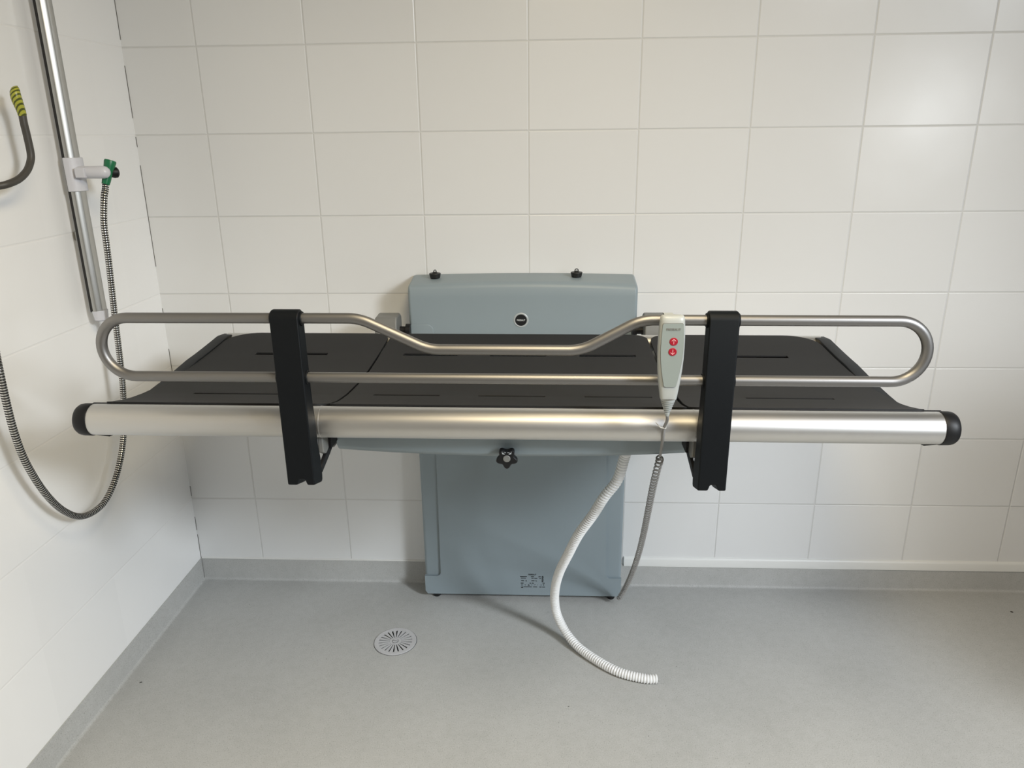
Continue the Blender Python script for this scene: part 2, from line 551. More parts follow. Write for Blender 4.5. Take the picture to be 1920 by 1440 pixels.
b = MB(); b.lathe((lx, -0.119, lz), (0, -1, 0), [(0, 0.0245), (0.004, 0.0235), (0.0055, 0.0205), (0.0045, 0.0185)], 40)
badge = b.build('badge', [M['cab_ring']], up)
b = MB(); b.lathe((lx, -0.120, lz), (0, -1, 0), [(0, 0.0185), (0.004, 0.0182), (0.0047, 0.0172)], 40)
b.build('badge_disc', M['jet'], badge)
text_mesh('badge_lettering', 'PRESSALIT', 0.0072, (lx, -0.1252, lz), M['white_ink'], badge, 0.80, bold=0.0001)
b = MB(); b.lathe((1.662, -0.062, 1.10), (1, 0, 0), [(0, 0.006), (0.006, 0.006), (0.008, 0.003)], 16)
b.build('side_screw', M['chrome'], up)
# printed rating plate: fine print the photograph does not resolve becomes short dashes
b = MB()
yl = -0.1077
def dash(x, z, wd, h=0.0028):
    b.box((x, yl - 0.0004, z - h / 2), (x + wd, yl, z + h / 2))
L0, Z0 = 1.2945, 0.106
rows = [(0.0, [(0.000, 0.024), (0.038, 0.011), (0.065, 0.008)]),
        (0.0066, [(0.003, 0.018), (0.040, 0.008), (0.050, 0.011), (0.068, 0.006)]),
        (0.0168, [(0.004, 0.010), (0.040, 0.011)]),
        (0.0270, [(0.002, 0.010), (0.034, 0.004)]),
        (0.0420, [(0.013, 0.028), (0.046, 0.014), (0.068, 0.008), (0.078, 0.010)])]
for dz, ds in rows:
    for dx, wd in ds:
        dash(L0 + dx, Z0 - 0.008 - dz, wd, 0.0022 if dz in (0.0066, 0.042) else 0.0030)
for k in range(7):                      # bold upright line of type at the right
    dash(L0 + 0.0765, Z0 - 0.006 - k * 0.0037, 0.005 + 0.002 * (k % 2), 0.0026)
b.add([(L0 + 0.027, yl - 0.0004, Z0 - 0.0445), (L0 + 0.034, yl - 0.0004, Z0 - 0.0445), (L0 + 0.0305, yl - 0.0004, Z0 - 0.0385)], [(0, 1, 2)])
b.add([(L0 + 0.003, yl - 0.0004, Z0 - 0.0535), (L0 + 0.011, yl - 0.0004, Z0 - 0.0535), (L0 + 0.011, yl - 0.0004, Z0 - 0.0475), (L0 + 0.007, yl - 0.0004, Z0 - 0.051), (L0 + 0.003, yl - 0.0004, Z0 - 0.0495)], [(0, 1, 2, 3, 4)])
rate = b.build('rating_plate', M['ink'], low, smooth=0)
for s, sz, dx, dz in (('PRESSALIT', 0.0078, 0.043, 0.0), ('75', 0.0065, 0.0215, -0.0255), ('76', 0.0065, 0.0565, -0.0252), ('IPX', 0.0060, 0.045, -0.0352), ('CE', 0.0070, 0.083, -0.0345),
                      ('O', 0.0075, 0.0065, -0.0425), ('V', 0.0070, 0.0185, -0.0425), ('L', 0.0060, 0.041, -0.041), ('P', 0.0060, 0.0525, -0.041), ('i', 0.0070, 0.062, -0.041), ('Z', 0.0055, 0.074, -0.0415), ('X', 0.0070, 0.083, -0.0415)):
    text_mesh('plate_lettering', s, sz, (L0 + dx, yl - 0.0003, Z0 + dz), M['ink'], rate, 0.8)

# arms reaching forward from the cabinet
for sx in (-1, 1):
    b = MB()
    xo, xn = XC + sx * 0.447, XC + sx * 0.378
    lo, hi = min(xo, xn), max(xo, xn)
    b.prism([(-0.10, 0.94), (-0.19, 0.94), (-0.19, 1.030), (-0.175, 1.050), (-0.12, 1.052), (-0.10, 1.040)], 'x', lo, hi)
    arm = b.build('support_arm', M['bracket'], bench, bevel=0.006, seg=3)
    b = MB(); lo2, hi2 = sorted((XC + sx * 0.385, XC + sx * 0.440)); b.box((lo2, -0.90, 0.925), (hi2, -0.18, 0.965))
    b.shear(tilt).build('arm_beam', M['bracket'], arm, bevel=0.004)
    b = MB(); b.lathe((XC + sx * 0.345, -0.135, 1.0), (sx, 0, 0), [(0, 0.02), (0.014, 0.02), (0.014, 0.012), (0.036, 0.012)], 20)
    b.build('pivot_pin', M['jet'], arm)

# water tray under the mat
TX0, TX1 = 0.924, 1.690
b = MB()
rings = []
for i in range(17):
    x = TX0 + (TX1 - TX0) * i / 16
    t = 2 * (x - (TX0 + TX1) / 2) / (TX1 - TX0)
    yf = -0.898 - 0.026 * (1 - t * t)
    zb = 0.917 + 0.002 * t * t
    rings.append([(x, -0.32, 0.975), (x, yf - 0.004, 0.985), (x, yf - 0.004, zb + 0.014), (x, yf + 0.006, zb + 0.001), (x, yf + 0.02, zb), (x, -0.32, zb)])
b.loft(rings).shear(tilt)
tray = b.build('water_tray', M['cab'], bench, bevel=0.004, bevel_angle=60)
# frame: front and back tubes, end bars
FY, FZ, FR = -0.980, 1.018, 0.0325
b = MB()
def ftube(x0, x1, r, y, z, b):
    b.lathe((x0, y, z), (1, 0, 0), [(0, r), (x1 - x0, r)], 64)
    return b
ftube(0.437, 2.169, FR, FY, FZ, b).shear(tilt)
fr = b.build('front_tube', M['alu'], bench)
for s, xx in ((-1, 0.4385), (1, 2.1675)):
    b = MB()
    prof = [(0.0, FR + 0.0008), (0.001, FR + 0.0016), (0.018, FR + 0.0014), (0.025, FR), (0.030, FR - 0.0035), (0.033, FR - 0.009), (0.034, FR - 0.016)]
    b.lathe((xx, FY, FZ), (s, 0, 0), prof, 48)
    lo, hi = sorted((xx + s * 0.020, XC + s * 0.832))
    b.box((lo, FY + 0.01, FZ - 0.02), (hi, FY + 0.040, FZ + 0.0235))
    b.shear(tilt).build('end_cap', M['jet'], fr, smooth=40)
b = MB(); ftube(0.44, 2.168, 0.023, -0.288, 1.0025, b).shear(tilt)
b.build('back_tube', M['alu'], bench)

PROF = [(-0.285, 1.0265), (-0.32, 1.0245), (-0.37, 1.0205), (-0.46, 1.014), (-0.59, 1.0085), (-0.70, 1.011), (-0.80, 1.018), (-0.88, 1.029), (-0.94, 1.044), (-0.965, 1.0525)]
def zp(y):
    if y >= PROF[0][0]: return PROF[0][1]
    for (a, za), (c, zc) in zip(PROF, PROF[1:]):
        if a >= y >= c:
            return za + (zc - za) * (y - a) / (c - a)
    return PROF[-1][1]
for s in (-1, 1):
    b = MB()
    xo, xn = XC + s * 0.882, XC + s * 0.846
    rings = []
    for k in range(15):
        y = -0.28 - 0.69 * k / 14
        top = zp(y) + (0.004 if y > -0.55 else 0.004 - 0.10 * (-0.55 - y))
        if k == 0: top -= 0.008
        rings.append([(xo, y, top - 0.004), (xo + (-s) * 0.006, y, top), (xn, y, top - 0.001), (xn, y, top - 0.04), (xo, y, top - 0.036)])
    b.loft(rings).shear(tilt)
    b.build('end_bar', M['black'], bench, bevel=0.002)

# mat panels with drainage slots
SW = lambda y: 0.0085 if y > -0.6 else 0.0052
def mat_panel(xa, xb, corner, slots, name='mat_panel'):
    """corner: radii bl(back-left) br fl fr ; slots: (x0, x1, y)"""
    xs = set()
    n = max(10, int((xb - xa) / 0.03))
    for i in range(n + 1): xs.add(round(xa + (xb - xa) * i / n, 4))
    for r0, r1 in ((max(corner[0], corner[2]), 0), (0, max(corner[1], corner[3]))):
        for k in range(10):
            a = PI / 2 * k / 9
            if r0: xs.add(round(xa + r0 * (1 - math.cos(a)), 4))
            if r1: xs.add(round(xb - r1 * (1 - math.cos(a)), 4))
    for s in slots: xs |= {round(s[0], 4), round(s[1], 4)}
    xs = sorted(xs)
    ks = [xs[0]]
    for x in xs[1:]:
        if x - ks[-1] > 0.0012: ks.append(x)
    xs = ks
    yb0, yf0 = -0.285, -0.966
    ys = [-0.285, -0.30, -0.32, -0.345, -0.37, -0.40, -0.44]
    sy = sorted({s[2] for s in slots}, reverse=True)
    ys = [yb0, -0.295, -0.31, -0.33, -0.36, -0.40]
    for y in sy: ys += [y + SW(y), y - SW(y)]
    ys += [-0.52, -0.58, -0.64, -0.70, -0.75, -0.86, -0.90, -0.925, -0.945, -0.958, yf0]
    ys = sorted(set(ys), reverse=True)
    def lim(x):
        yb, yf = yb0, yf0
        for r, side, wh in ((corner[0], 'a', 'b'), (corner[1], 'b', 'b'), (corner[2], 'a', 'f'), (corner[3], 'b', 'f')):
            d = (x - xa) if side == 'a' else (xb - x)
            if r > 0 and d < r:
                q = r - math.sqrt(max(0, r * r - (r - d) ** 2))
                if wh == 'b': yb -= q
                else: yf += q
        return yb, yf
    bm = MB()
    rows = []
    for x in xs:
        yb, yf = lim(x)
        col = []
        for y in ys:
            v = (y - yb0) / (yf0 - yb0)
            yy = yb + (yf - yb) * v
            col.append(tilt(x, yy, zp(yy)))
        rows.append(col)
    nv = len(ys)
    faces = []
    for i in range(len(xs) - 1):
        for j in range(nv - 1):
            skip = False
            for s in slots:
                if xs[i] >= s[0] - 0.001 and xs[i + 1] <= s[1] + 0.001 and abs((ys[j] + ys[j + 1]) / 2 - s[2]) < 0.003:
                    skip = True
            if not skip:
                faces.append((i * nv + j, i * nv + j + 1, (i + 1) * nv + j + 1, (i + 1) * nv + j))
    bm.add([p for c in rows for p in c], faces)
    me_parent = bench
    o = bm.build(name, M['matd'], me_parent, smooth=0)
    bb = bmesh.new(); bb.from_mesh(o.data)
    for f in bb.faces:
        f.normal_update()
        if f.normal.z < 0: f.normal_flip()
        f.smooth = True
    bb.to_mesh(o.data); bb.free()
    s = o.modifiers.new('thickness', 'SOLIDIFY'); s.thickness = 0.0048; s.offset = -1
    bv = o.modifiers.new('bevel', 'BEVEL'); bv.width = 0.0012; bv.segments = 2; bv.limit_method = 'ANGLE'; bv.angle_limit = math.radians(60); bv.harden_normals = True
    return o
SBK, SFT = -0.463, -0.815
mat_panel(XC - 0.846, 0.9295, (0.085, 0.055, 0.012, 0.030), [(0.590, 0.788, SBK), (0.577, 0.775, SFT)])
mat_panel(0.9335, 1.6735, (0.045, 0.045, 0.016, 0.016), [(0.998, 1.146, SBK), (1.233, 1.383, SBK), (1.474, 1.624, SBK), (0.994, 1.144, SFT), (1.233, 1.383, SFT), (1.472, 1.622, SFT)])
mat_panel(1.6795, XC + 0.842, (0.055, 0.085, 0.030, 0.012), [(1.820, 2.026, SBK), (1.829, 2.022, SFT)])

# black sheets added under the outer mat panels so their slots look dark
for xa, xb in ((0.470, 0.918), (1.696, 2.138)):
    b = MB()
    b.loft([[(x, y, z) for x, z in ((xa, zp(y) - 0.024), (xb, zp(y) - 0.024), (xb, zp(y) - 0.018), (xa, zp(y) - 0.018))] for y in (-0.315, -0.46, -0.59, -0.70, -0.80, -0.88, -0.925)])
    b.shear(tilt).build('slot_backing', M['jet'], bench)

# side rail: one closed loop of tube with a dip in the middle
RY = -1.042
ZU, ZL, ZD = 1.2515, 1.1345, 1.192
XLc, XRc = 0.582, 2.031
rc = (ZU - ZL) / 2
loop = []
def bend(a, c, d, r, n=10):
    """rounded corner at c between a and d"""
    a, c, d = Vector(a), Vector(c), Vector(d)
    u, v = (a - c).normalized(), (d - c).normalized()
    ang = u.angle(v); t = r / math.tan(ang / 2)
    p0, p1 = c + u * t, c + v * t
    cen = c + (u + v).normalized() * (r / math.sin(ang / 2))
    r0, r1 = (p0 - cen).normalized(), (p1 - cen).normalized()
    th = r0.angle(r1)
    out = []
    for k in range(n + 1):
        s = k / n
        out.append(cen + (r0 * math.sin((1 - s) * th) + r1 * math.sin(s * th)) / math.sin(th) * r)
    return out
c = [(1.032, RY, ZU + .001), (1.162, RY, ZD), (1.452, RY, ZD), (1.562, RY, ZU)]
pts = [(XLc, RY, ZU)]
pts += bend((XLc, RY, ZU), c[0], c[1], 0.10) + bend(c[0], c[1], c[2], 0.10) + bend(c[1], c[2], c[3], 0.10) + bend(c[2], c[3], (XRc, RY, ZU), 0.10)
pts += [(XRc, RY, ZU)]
pts += [(XRc + rc * math.sin(PI * k / 24), RY, ZL + rc + rc * math.cos(PI * k / 24)) for k in range(1, 25)]
pts += [(1.7, RY, ZL), (0.9, RY, ZL), (XLc, RY, ZL)]
pts += [(XLc - rc * math.sin(PI * k / 24), RY, ZL + rc - rc * math.cos(PI * k / 24)) for k in range(1, 24)]
clean = []
for p in pts:
    if not clean or (Vector(p) - Vector(clean[-1])).length > 0.003: clean.append(p)
b = MB(); b.tube(clean, 0.0102, 24, closed=True).shear(tilt)
b.build('side_rail', M['steel'], bench, smooth=60)

# rail posts
for px0 in (0.8665, 1.6835):
    pw = 0.0550
    prof = [(-1.0625, 0.913), (-1.0625, 1.255), (-1.058, 1.264), (-1.050, 1.269), (-1.038, 1.269), (-1.030, 1.264), (-1.026, 1.255),
            (-1.024, 1.10), (-1.020, 1.06), (-1.0165, 1.04), (-1.0165, 0.99), (-1.012, 0.968), (-1.0075, 0.950), (-1.0065, 0.912), (-1.0085, 0.902), (-1.014, 0.8975)]
    b = MB()
    rings = []
    for t, lift in ((0, 0), (0.36, 0), (0.43, 0.012), (0.66, 0.012), (0.73, 0), (1, 0)):
        rings.append([(px0 + pw * t, y, max(z, 0.913 - 0.32 * (y + 1.0625) + lift)) for y, z in prof])
    b.loft(rings).shear(tilt)
    post = b.build('rail_post', M['black'], bench, bevel=0.003, seg=3, bevel_angle=50)
    xm = px0 + pw / 2
    for zz in (ZU, ZL):
        b = MB(); b.lathe((px0 - 0.003, RY, zz), (1, 0, 0), [(0, 0.0130), (0.001, 0.0138), (pw + 0.005, 0.0138), (pw + 0.006, 0.0130)], 24)
        b.shear(tilt).build('tube_collar', M['black'], post)
    # clamp on the front tube and folding strut behind the post
    s = 1 if px0 < XC else -1
    xi = px0 + pw if s > 0 else px0
    b = MB(); b.lathe((xi - 0.001 * s, FY, FZ), (s, 0, 0), [(0, FR + 0.0006), (0.003, FR + 0.0006)], 48)
    b.shear(tilt).build('clamp_ring', M['alu'], post)
    b = MB()
    lo, hi = sorted((xi - 0.045 * s, xi - 0.010 * s))
    b.prism([(-0.985, 0.995), (-0.985, 0.957), (-0.955, 0.948), (-0.925, 0.948), (-0.925, 0.985)], 'x', lo, hi)
    lo, hi = sorted((xi - 0.011 * s, xi + 0.0 * s))
    b.prism([(-0.985, 0.990), (-0.985, 0.950), (-0.962, 0.937), (-0.935, 0.937), (-0.925, 0.985)], 'x', lo, hi)
    b.shear(tilt).build('tube_clamp', M['bracket'], post, bevel=0.003)
    b = MB(); lo, hi = sorted((xi - 0.007 * s, xi + 0.0005 * s))
    b.prism([(-1.012, 0.925), (-1.004, 0.933), (-0.945, 0.950), (-0.925, 0.950), (-0.925, 0.936), (-0.945, 0.930), (-1.008, 0.915)], 'x', lo, hi)
    b.shear(tilt).build('folding_strut', M['jet'], post, bevel=0.002)
    b = MB(); lo, hi = sorted((xi + 0.001 * s, xi + 0.006 * s)); b.box((lo, -0.95, 0.945), (hi, -0.90, 0.985))
    b.shear(tilt).build('slot_plate', M['jet'], post)

# star knob on the tray
kx, ky, kz = 1.3025, -0.951, 0.926
pts = []
for k in range(60):
    a = 2 * PI * k / 60 + PI / 2 + PI / 5
    r = 0.0203 + 0.0036 * math.cos(5 * (a - PI / 2 - PI / 5))
    pts.append((kx + r * math.cos(a), kz + r * math.sin(a)))
b = MB(); b.prism(pts, 'y', ky, ky + 0.016)
b.lathe((kx, ky + 0.016, kz), (0, 1, 0), [(0, 0.011), (0.02, 0.011)], 20)
kn = b.build('star_knob', M['jet'], bench, bevel=0.003, seg=3, bevel_angle=60)
b = MB(); b.lathe((kx, ky + 0.001, kz + 0.0008), (0, -1, 0), [(0, 0.0078), (0.002, 0.0078), (0.0028, 0.0068)], 28)
b.build('knob_cap', M['bracket'], kn)
b = MB()
arcp = [(kx + 0.0165 * math.sin(a), ky - 0.0006, kz - 0.0015 + 0.0165 * math.cos(a)) for a in [(-0.60 + 1.2 * k / 12) for k in range(13)]]
b.tube(arcp[:6], 0.0006, 6); b.tube(arcp[7:], 0.0006, 6)
for s, e in ((-1, arcp[0]), (1, arcp[-1])):
    b.tube([(e[0] + 0.0008 * s - 0.0005 * s, e[1], e[2] + 0.0048), e, (e[0] - 0.0050 * s, e[1], e[2] - 0.0012)], 0.0006, 6)
b.build('turn_arrow', M['white_ink'], kn)

# ------------------------------------------------------------------ white drain hose
HOSE = [(1.598, -0.615, 0.918), (1.597, -0.613, 0.86), (1.5922, -0.61, 0.8), (1.5881, -0.605, 0.7752), (1.5733, -0.6, 0.7116), (1.5405, -0.59, 0.6554), (1.5143, -0.565, 0.5898), (1.4777, -0.53, 0.5085), (1.4501, -0.48, 0.4128), (1.4283, -0.43, 0.3272), (1.4165, -0.38, 0.2439), (1.4139, -0.345, 0.1656), (1.4233, -0.325, 0.0957), (1.4499, -0.3352, 0.041), (1.4881, -0.3811, 0.0185), (1.5427, -0.4389, 0.0145), (1.6093, -0.4935, 0.0145), (1.6823, -0.5198, 0.0145), (1.7237, -0.5208, 0.0145)]
pitch, sub = 0.0082, 6
path = smooth_path(HOSE, pitch / sub)
rad = [(0.0118, 0.0131, 0.0143, 0.0146, 0.0143, 0.0131)[i % 6] for i in range(len(path))]
b = MB(); b.tube(path, rad, 20, caps=False)
inner = [0.0108] * len(path)
b.tube(path, inner, 16, caps=False)
h = b.build('drain_hose', M['hose'], smooth=80)
tag(h, 'white ribbed plastic drain hose hanging from under the bench and curling onto the floor', 'hose')

# ------------------------------------------------------------------ hand control on the rail
hx = 1.6115
hand = thing('hand_control', 'pale grey hand control with two red arrow buttons hanging on the side rail', 'remote control', (hx, -1.085, 1.08))
def sect(cx, cy, z, hw, hd, n=28, e=3.4):
    r = []
    for k in range(n):
        a = 2 * PI * k / n
        ca, sa = math.cos(a), math.sin(a)
        r.append((cx + hw * math.copysign(abs(ca) ** (2 / e), ca), cy + hd * math.copysign(abs(sa) ** (2 / e), sa), z))
    return r
spec = [(1.2702, 0.0165, 0.005), (1.2696, 0.0192, 0.008), (1.2668, 0.0213, 0.0105), (1.261, 0.0220, 0.0120), (1.250, 0.0229, 0.0126), (1.232, 0.0237, 0.0128), (1.212, 0.0241, 0.0128), (1.190, 0.0237, 0.0127), (1.168, 0.0222, 0.0124), (1.148, 0.0201, 0.0120), (1.130, 0.0178, 0.0114), (1.116, 0.0157, 0.0108), (1.1125, 0.0151, 0.0106)]
b = MB(); b.loft([sect(hx, -1.087, z, hw, hd) for z, hw, hd in spec])
body = b.build('body', M['handset'], hand, smooth=50)
# front film, slightly inset outline
def hwz(z):
    for (za, ha, _), (zb, hb, _) in zip(spec, spec[1:]):
        if za >= z >= zb: return ha + (hb - ha) * (za - z) / (za - zb)
    return spec[-1][1]
zs_ = [1.2575 - 0.119 * k / 16 for k in range(17)]
inset = lambda z: hwz(z) - 0.0042 - 0.0042 * max(0, (1.21 - z) / 0.072) ** 1.5
right = [(hx + inset(z), z, 0) for z in zs_]
def corner(a, c, d, r):
    return [(p.x, p.y) for p in bend(a, c, d, r, 6)]
rt = corner((hx, right[0][1] + 0.0008, 0), right[0], right[2], 0.0035) + [(x, z) for x, z, _ in right[2:-2]] + corner(right[-3], right[-1], (hx, right[-1][1] - 0.0006, 0), 0.0050)
outline = rt + [(2 * hx - x, z) for x, z in rt[::-1]]
def film(off, y0, y1):
    q = []
    for x, z in outline:
        d = Vector((x - hx, z - 1.198)); l = d.length
        d = d * ((l + off) / l)
        q.append((hx + d.x, 1.198 + d.y))
    bb = MB(); bb.prism(q, 'y', y0, y1)
    return bb
film(0.0007, -1.0997, -1.096).build('face_gasket', M['grey_ink'], body)
fc = film(0.0, -1.1003, -1.096).build('face_panel', M['face'], body)
for zc, up_ in ((1.2245, 1), (1.2055, -1)):
    xb = hx + (0.0022 if up_ > 0 else 0.0012)
    b = MB(); b.lathe((xb, -1.0995, zc), (0, -1, 0), [(0, 0.0074), (0.0014, 0.0074), (0.0019, 0.0068)], 36)
    bt = b.build('button', M['red'], hand)
    b = MB()
    yy = -1.1017
    b.tube([(xb, yy, zc - 0.0045 * up_), (xb, yy, zc + 0.0045 * up_)], 0.00055, 8)
    b.tube([(xb - 0.0036, yy, zc + 0.0012 * up_), (xb, yy, zc + 0.0047 * up_), (xb + 0.0036, yy, zc + 0.0012 * up_)], 0.00055, 8)
    b.build('arrow', M['pink'], bt)
text_mesh('lettering', 'PRESSALIT', 0.0058, (hx + 0.001, -1.1007, 1.2468), M['grey_ink'], hand, 0.98)
# bend relief and seam
b = MB(); prof = []
b.lathe((hx, -1.087, 1.1135), (0, 0, -1), [(0.0, 0.0149), (0.0006, 0.0149)], 28)
b.build('seam', M['grey_ink'], body)
b = MB()
pr = [(0, 0.0140)]
for k in range(6):
    z = 0.004 + k * 0.0046
    r = 0.0136 - 0.0016 * k
    pr += [(z, r), (z + 0.0010, r - 0.0022), (z + 0.0020, r - 0.0022), (z + 0.0026, r - 0.0004)]
pr += [(0.034, 0.0042), (0.036, 0.0032)]
b.lathe((hx, -1.087, 1.1135), (0, 0, -1), pr, 24)
b.build('bend_relief', M['handset'], hand)
# hook over the rail
b = MB(); b.prism([(-1.078, 1.205), (-1.078, 1.259), (-1.055, 1.2620), (-1.034, 1.2625), (-1.0295, 1.258), (-1.0295, 1.240), (-1.0312, 1.240), (-1.0312, 1.2575), (-1.0345, 1.2610), (-1.0555, 1.2600), (-1.0555, 1.205)], 'x', hx - 0.009, hx + 0.009)
b.build('hook', M['handset'], hand, bevel=0.001)
# straight cord, then the coil down to the foot of the cabinet
CORD = [(hx, -1.087, 1.082), (1.6150, -1.072, 1.066), (1.6195, -1.038, 1.0455), (1.6187, -1.0215, 1.0285), (1.6187, -1.012, 1.0004), (1.6240, -0.965, 0.955), (1.6288, -0.925, 0.925)]
COIL = [(1.6300, -0.918, 0.919), (1.6335, -0.89, 0.895), (1.6352, -0.85, 0.852), (1.641, -0.77, 0.7727), (1.6499, -0.66, 0.6579), (1.6594, -0.53, 0.5145), (1.6652, -0.4, 0.368), (1.664, -0.28, 0.2267), (1.6545, -0.19, 0.111), (1.6400, -0.135, 0.030)]
cp = smooth_path(COIL, 0.001)
hel = []
ph = 0.0
n = len(cp)
for i in range(n):
    s = i / (n - 1)
    t = (cp[min(i + 1, n - 1)] - cp[max(i - 1, 0)]).normalized()
    u = (Vector((1, 0, 0)) - t * t.x).normalized(); v = t.cross(u)
    pit = 0.0215 + (0.0140 - 0.0215) * min(1, s * 1.15)
    r = 0.0070 * min(1, i / 8, (n - 1 - i) / 8 + 0.1)
    k = 2 if pit > 0.0068 else 2
    for j in range(k):
        f = j / k
        q = cp[i].lerp(cp[min(i + 1, n - 1)], f)
        a = ph + 2 * PI * 0.001 * f / pit
        hel.append(q + (u * math.cos(a) + v * math.sin(a)) * r)
    ph += 2 * PI * 0.001 / pit
b = MB(); b.tube(smooth_path(CORD, 0.004), 0.0031, 10)
cd = b.build('cord', M['cord'], hand, smooth=60)
b = MB(); b.tube(hel, 0.00205, 8)
b.build('coiled_cord', M['cord'], hand, smooth=80)
b = MB(); b.lathe((1.6188, -1.020, 1.0295), (0, -0.35, -1), [(0, 0.0040), (0.004, 0.0040)], 14)
b.tube([(1.6170, -1.0245, 1.028), (1.610, -1.0290, 1.031), (1.604, -1.0295, 1.037), (1.600, -1.0285, 1.042)], [0.0011, 0.0010, 0.0009, 0.0007], 6)
b.build('cable_tie', M['tie'], hand)

# ------------------------------------------------------------------ rubber plugs on top of the cabinet
def plug(x, y, z, label, rot):
    t = thing('rubber_plug', label, 'bath plug', (x, y, z), 'black rubber plugs on the cabinet')
    b = MB(); b.lathe((x, y, z), (0, 0, 1), [(0, 0.0155), (0.004, 0.0165), (0.013, 0.0185), (0.0145, 0.0178), (0.0148, 0.010), (0.0165, 0.0085), (0.0185, 0.006)], 32)
    b.build('stopper', M['rubber'], t)
    b = MB()
    ring = [(x + 0.0055 * math.cos(a) * math.cos(rot), y + 0.0055 * math.cos(a) * math.sin(rot), z + 0.0195 + 0.0050 * math.sin(a)) for a in [2 * PI * k / 20 for k in range(20)]]
    b.tube(ring, 0.0015, 8, closed=True)
    b.build('pull_ring', M['rubber'], t)
plug(1.0315, -0.055, 1.1505, 'small black rubber plug on the left end of the grey cabinet top', 0.9)
plug(1.4785, -0.055, 1.1525, 'small black rubber plug on the right part of the grey cabinet top', 0.2)

# ------------------------------------------------------------------ shower rail on the left wall
def sx_(z): return 0.0051 * (z - 1.5)
srail = thing('shower_rail', 'vertical grey aluminium shower slide bar fixed to the left tiled wall', 'shower rail', (0.13, -0.405, 1.1))
def dprof(x0, x1, y0, y1, z, dx=0):
    """back edge, flat outer face, broad chamfer towards the room"""
    wx, wy = x1 - x0, y1 - y0
    pts = [(x0, y1), (x0, y0 + 0.05 * wy), (x0 + 0.05 * wx, y0), (x0 + 0.42 * wx, y0), (x0 + 0.54 * wx, y0 + 0.04 * wy), (x1 - 0.05 * wx, y0 + 0.25 * wy), (x1, y0 + 0.33 * wy), (x1, y1 - 0.08 * wy), (x1 - 0.08 * wx, y1)]
    return [(x + dx, y, z) for x, y in pts]
b = MB(); b.loft([dprof(0.129, 0.151, -0.4235, -0.3875, z, sx_(z)) for z in (1.12, 2.1)])
bar = b.build('slide_bar', M['shower_alu'], srail, smooth=40)
b = MB(); b.loft([dprof(0.133, 0.147, -0.416, -0.394, 1.0955, sx_(1.1)), dprof(0.1295, 0.1515, -0.422, -0.388, 1.100, sx_(1.1)), dprof(0.127, 0.153, -0.4255, -0.3855, 1.126, sx_(1.1))])
b.build('end_cap', M['white'], srail, smooth=40)
for z in (1.33, 2.05):
    b = MB(); b.box((0.100, -0.3985, z - 0.012), (0.131, -0.3885, z + 0.012))
    b.build('wall_mount', M['shower_alu'], srail, bevel=0.002)
b = MB(); b.loft([[(x + sx_(z), y, z) for x, y in ((0.1195, -0.4185), (0.1295, -0.4215), (0.1295, -0.392), (0.1195, -0.392))] for z in (1.123, 2.1)])  # near-black strip filling the gap behind the bar
b.build('dark_back_strip', M['hose_gap'], bar, smooth=0)
b = MB(); b.loft([dprof(0.125, 0.1560, -0.4285, -0.3825, z) for z in (1.449, 1.452, 1.532, 1.535)])
sl = b.build('slider', M['white'], srail, bevel=0.002)
b = MB()
b.lathe((0.150, -0.409, 1.4975), (1, -0.05, 0), [(0, 0.0160), (0.058, 0.0165), (0.072, 0.0163), (0.080, 0.0140), (0.0855, 0.009), (0.087, 0.004)], 28)
b.build('holder_arm', M['white'], sl)
b = MB(); b.prism(rounded_rect(-0.432, 1.4845, -0.418, 1.5095, 0.002), 'x', 0.1545, 0.180)
b.build('lock_tab', M['white'], sl, bevel=0.0015)
b = MB(); b.lathe((0.224, -0.384, 1.495), (0.75, 0.65, 0), [(0, 0.012), (0.008, 0.0145), (0.016, 0.0135), (0.020, 0.008)], 24)
b.build('holder_knob', M['jet'], sl)

# shower hose
SH = [(0.2150, -0.4020, 1.4680), (0.2142, -0.4060, 1.4540), (0.2140, -0.4200, 1.4288), (0.2080, -0.4300, 1.3668), (0.205, -0.4307, 1.3092), (0.2, -0.4277, 1.2513), (0.19, -0.4267, 1.118), (0.18, -0.4281, 0.9479), (0.175, -0.4379, 0.8547), (0.17, -0.4535, 0.7787), (0.165, -0.4843, 0.7087), (0.16, -0.5341, 0.6486), (0.155, -0.5951, 0.6164), (0.15, -0.6724, 0.6249), (0.15, -0.7378, 0.6754), (0.155, -0.7955, 0.7544), (0.16, -0.8405, 0.8537), (0.165, -0.8618, 0.9371), (0.17, -0.8711, 1.0187), (0.175, -0.8758, 1.0896), (0.17, -0.8661, 1.1604), (0.16, -0.85, 1.22), (0.10, -0.835, 1.25)]
shose = thing('shower_hose', 'banded metal shower hose with green end looping down along the left wall', 'hose', (0.2150, -0.4020, 1.4680))
sp_ = smooth_path(SH, 0.0016)
b = MB(); b.tube(sp_, [0.0086 if i % 4 in (0, 1) else (0.0078 if i % 4 == 2 else 0.0078) for i in range(len(sp_))], 12, mif=lambda i: 0 if i % 4 in (0, 3) else (1 if i % 4 in (1, 2) else 0))
b.build('hose_tube', [M['chrome'], M['hose_gap']], shose, smooth=80)
b = MB()
top = Vector((0.2300, -0.3840, 1.529)); bot = Vector((0.2150, -0.4020, 1.466))
ax = top - bot
b.lathe(bot, ax, [(0, 0.0098), (0.010, 0.0108), (0.030, 0.0112), (0.048, 0.0135), (0.060, 0.0150), (0.064, 0.0140), (0.0645, 0.0105), (0.060, 0.0100)], 24)
b.build('green_connector', M['green'], shose)

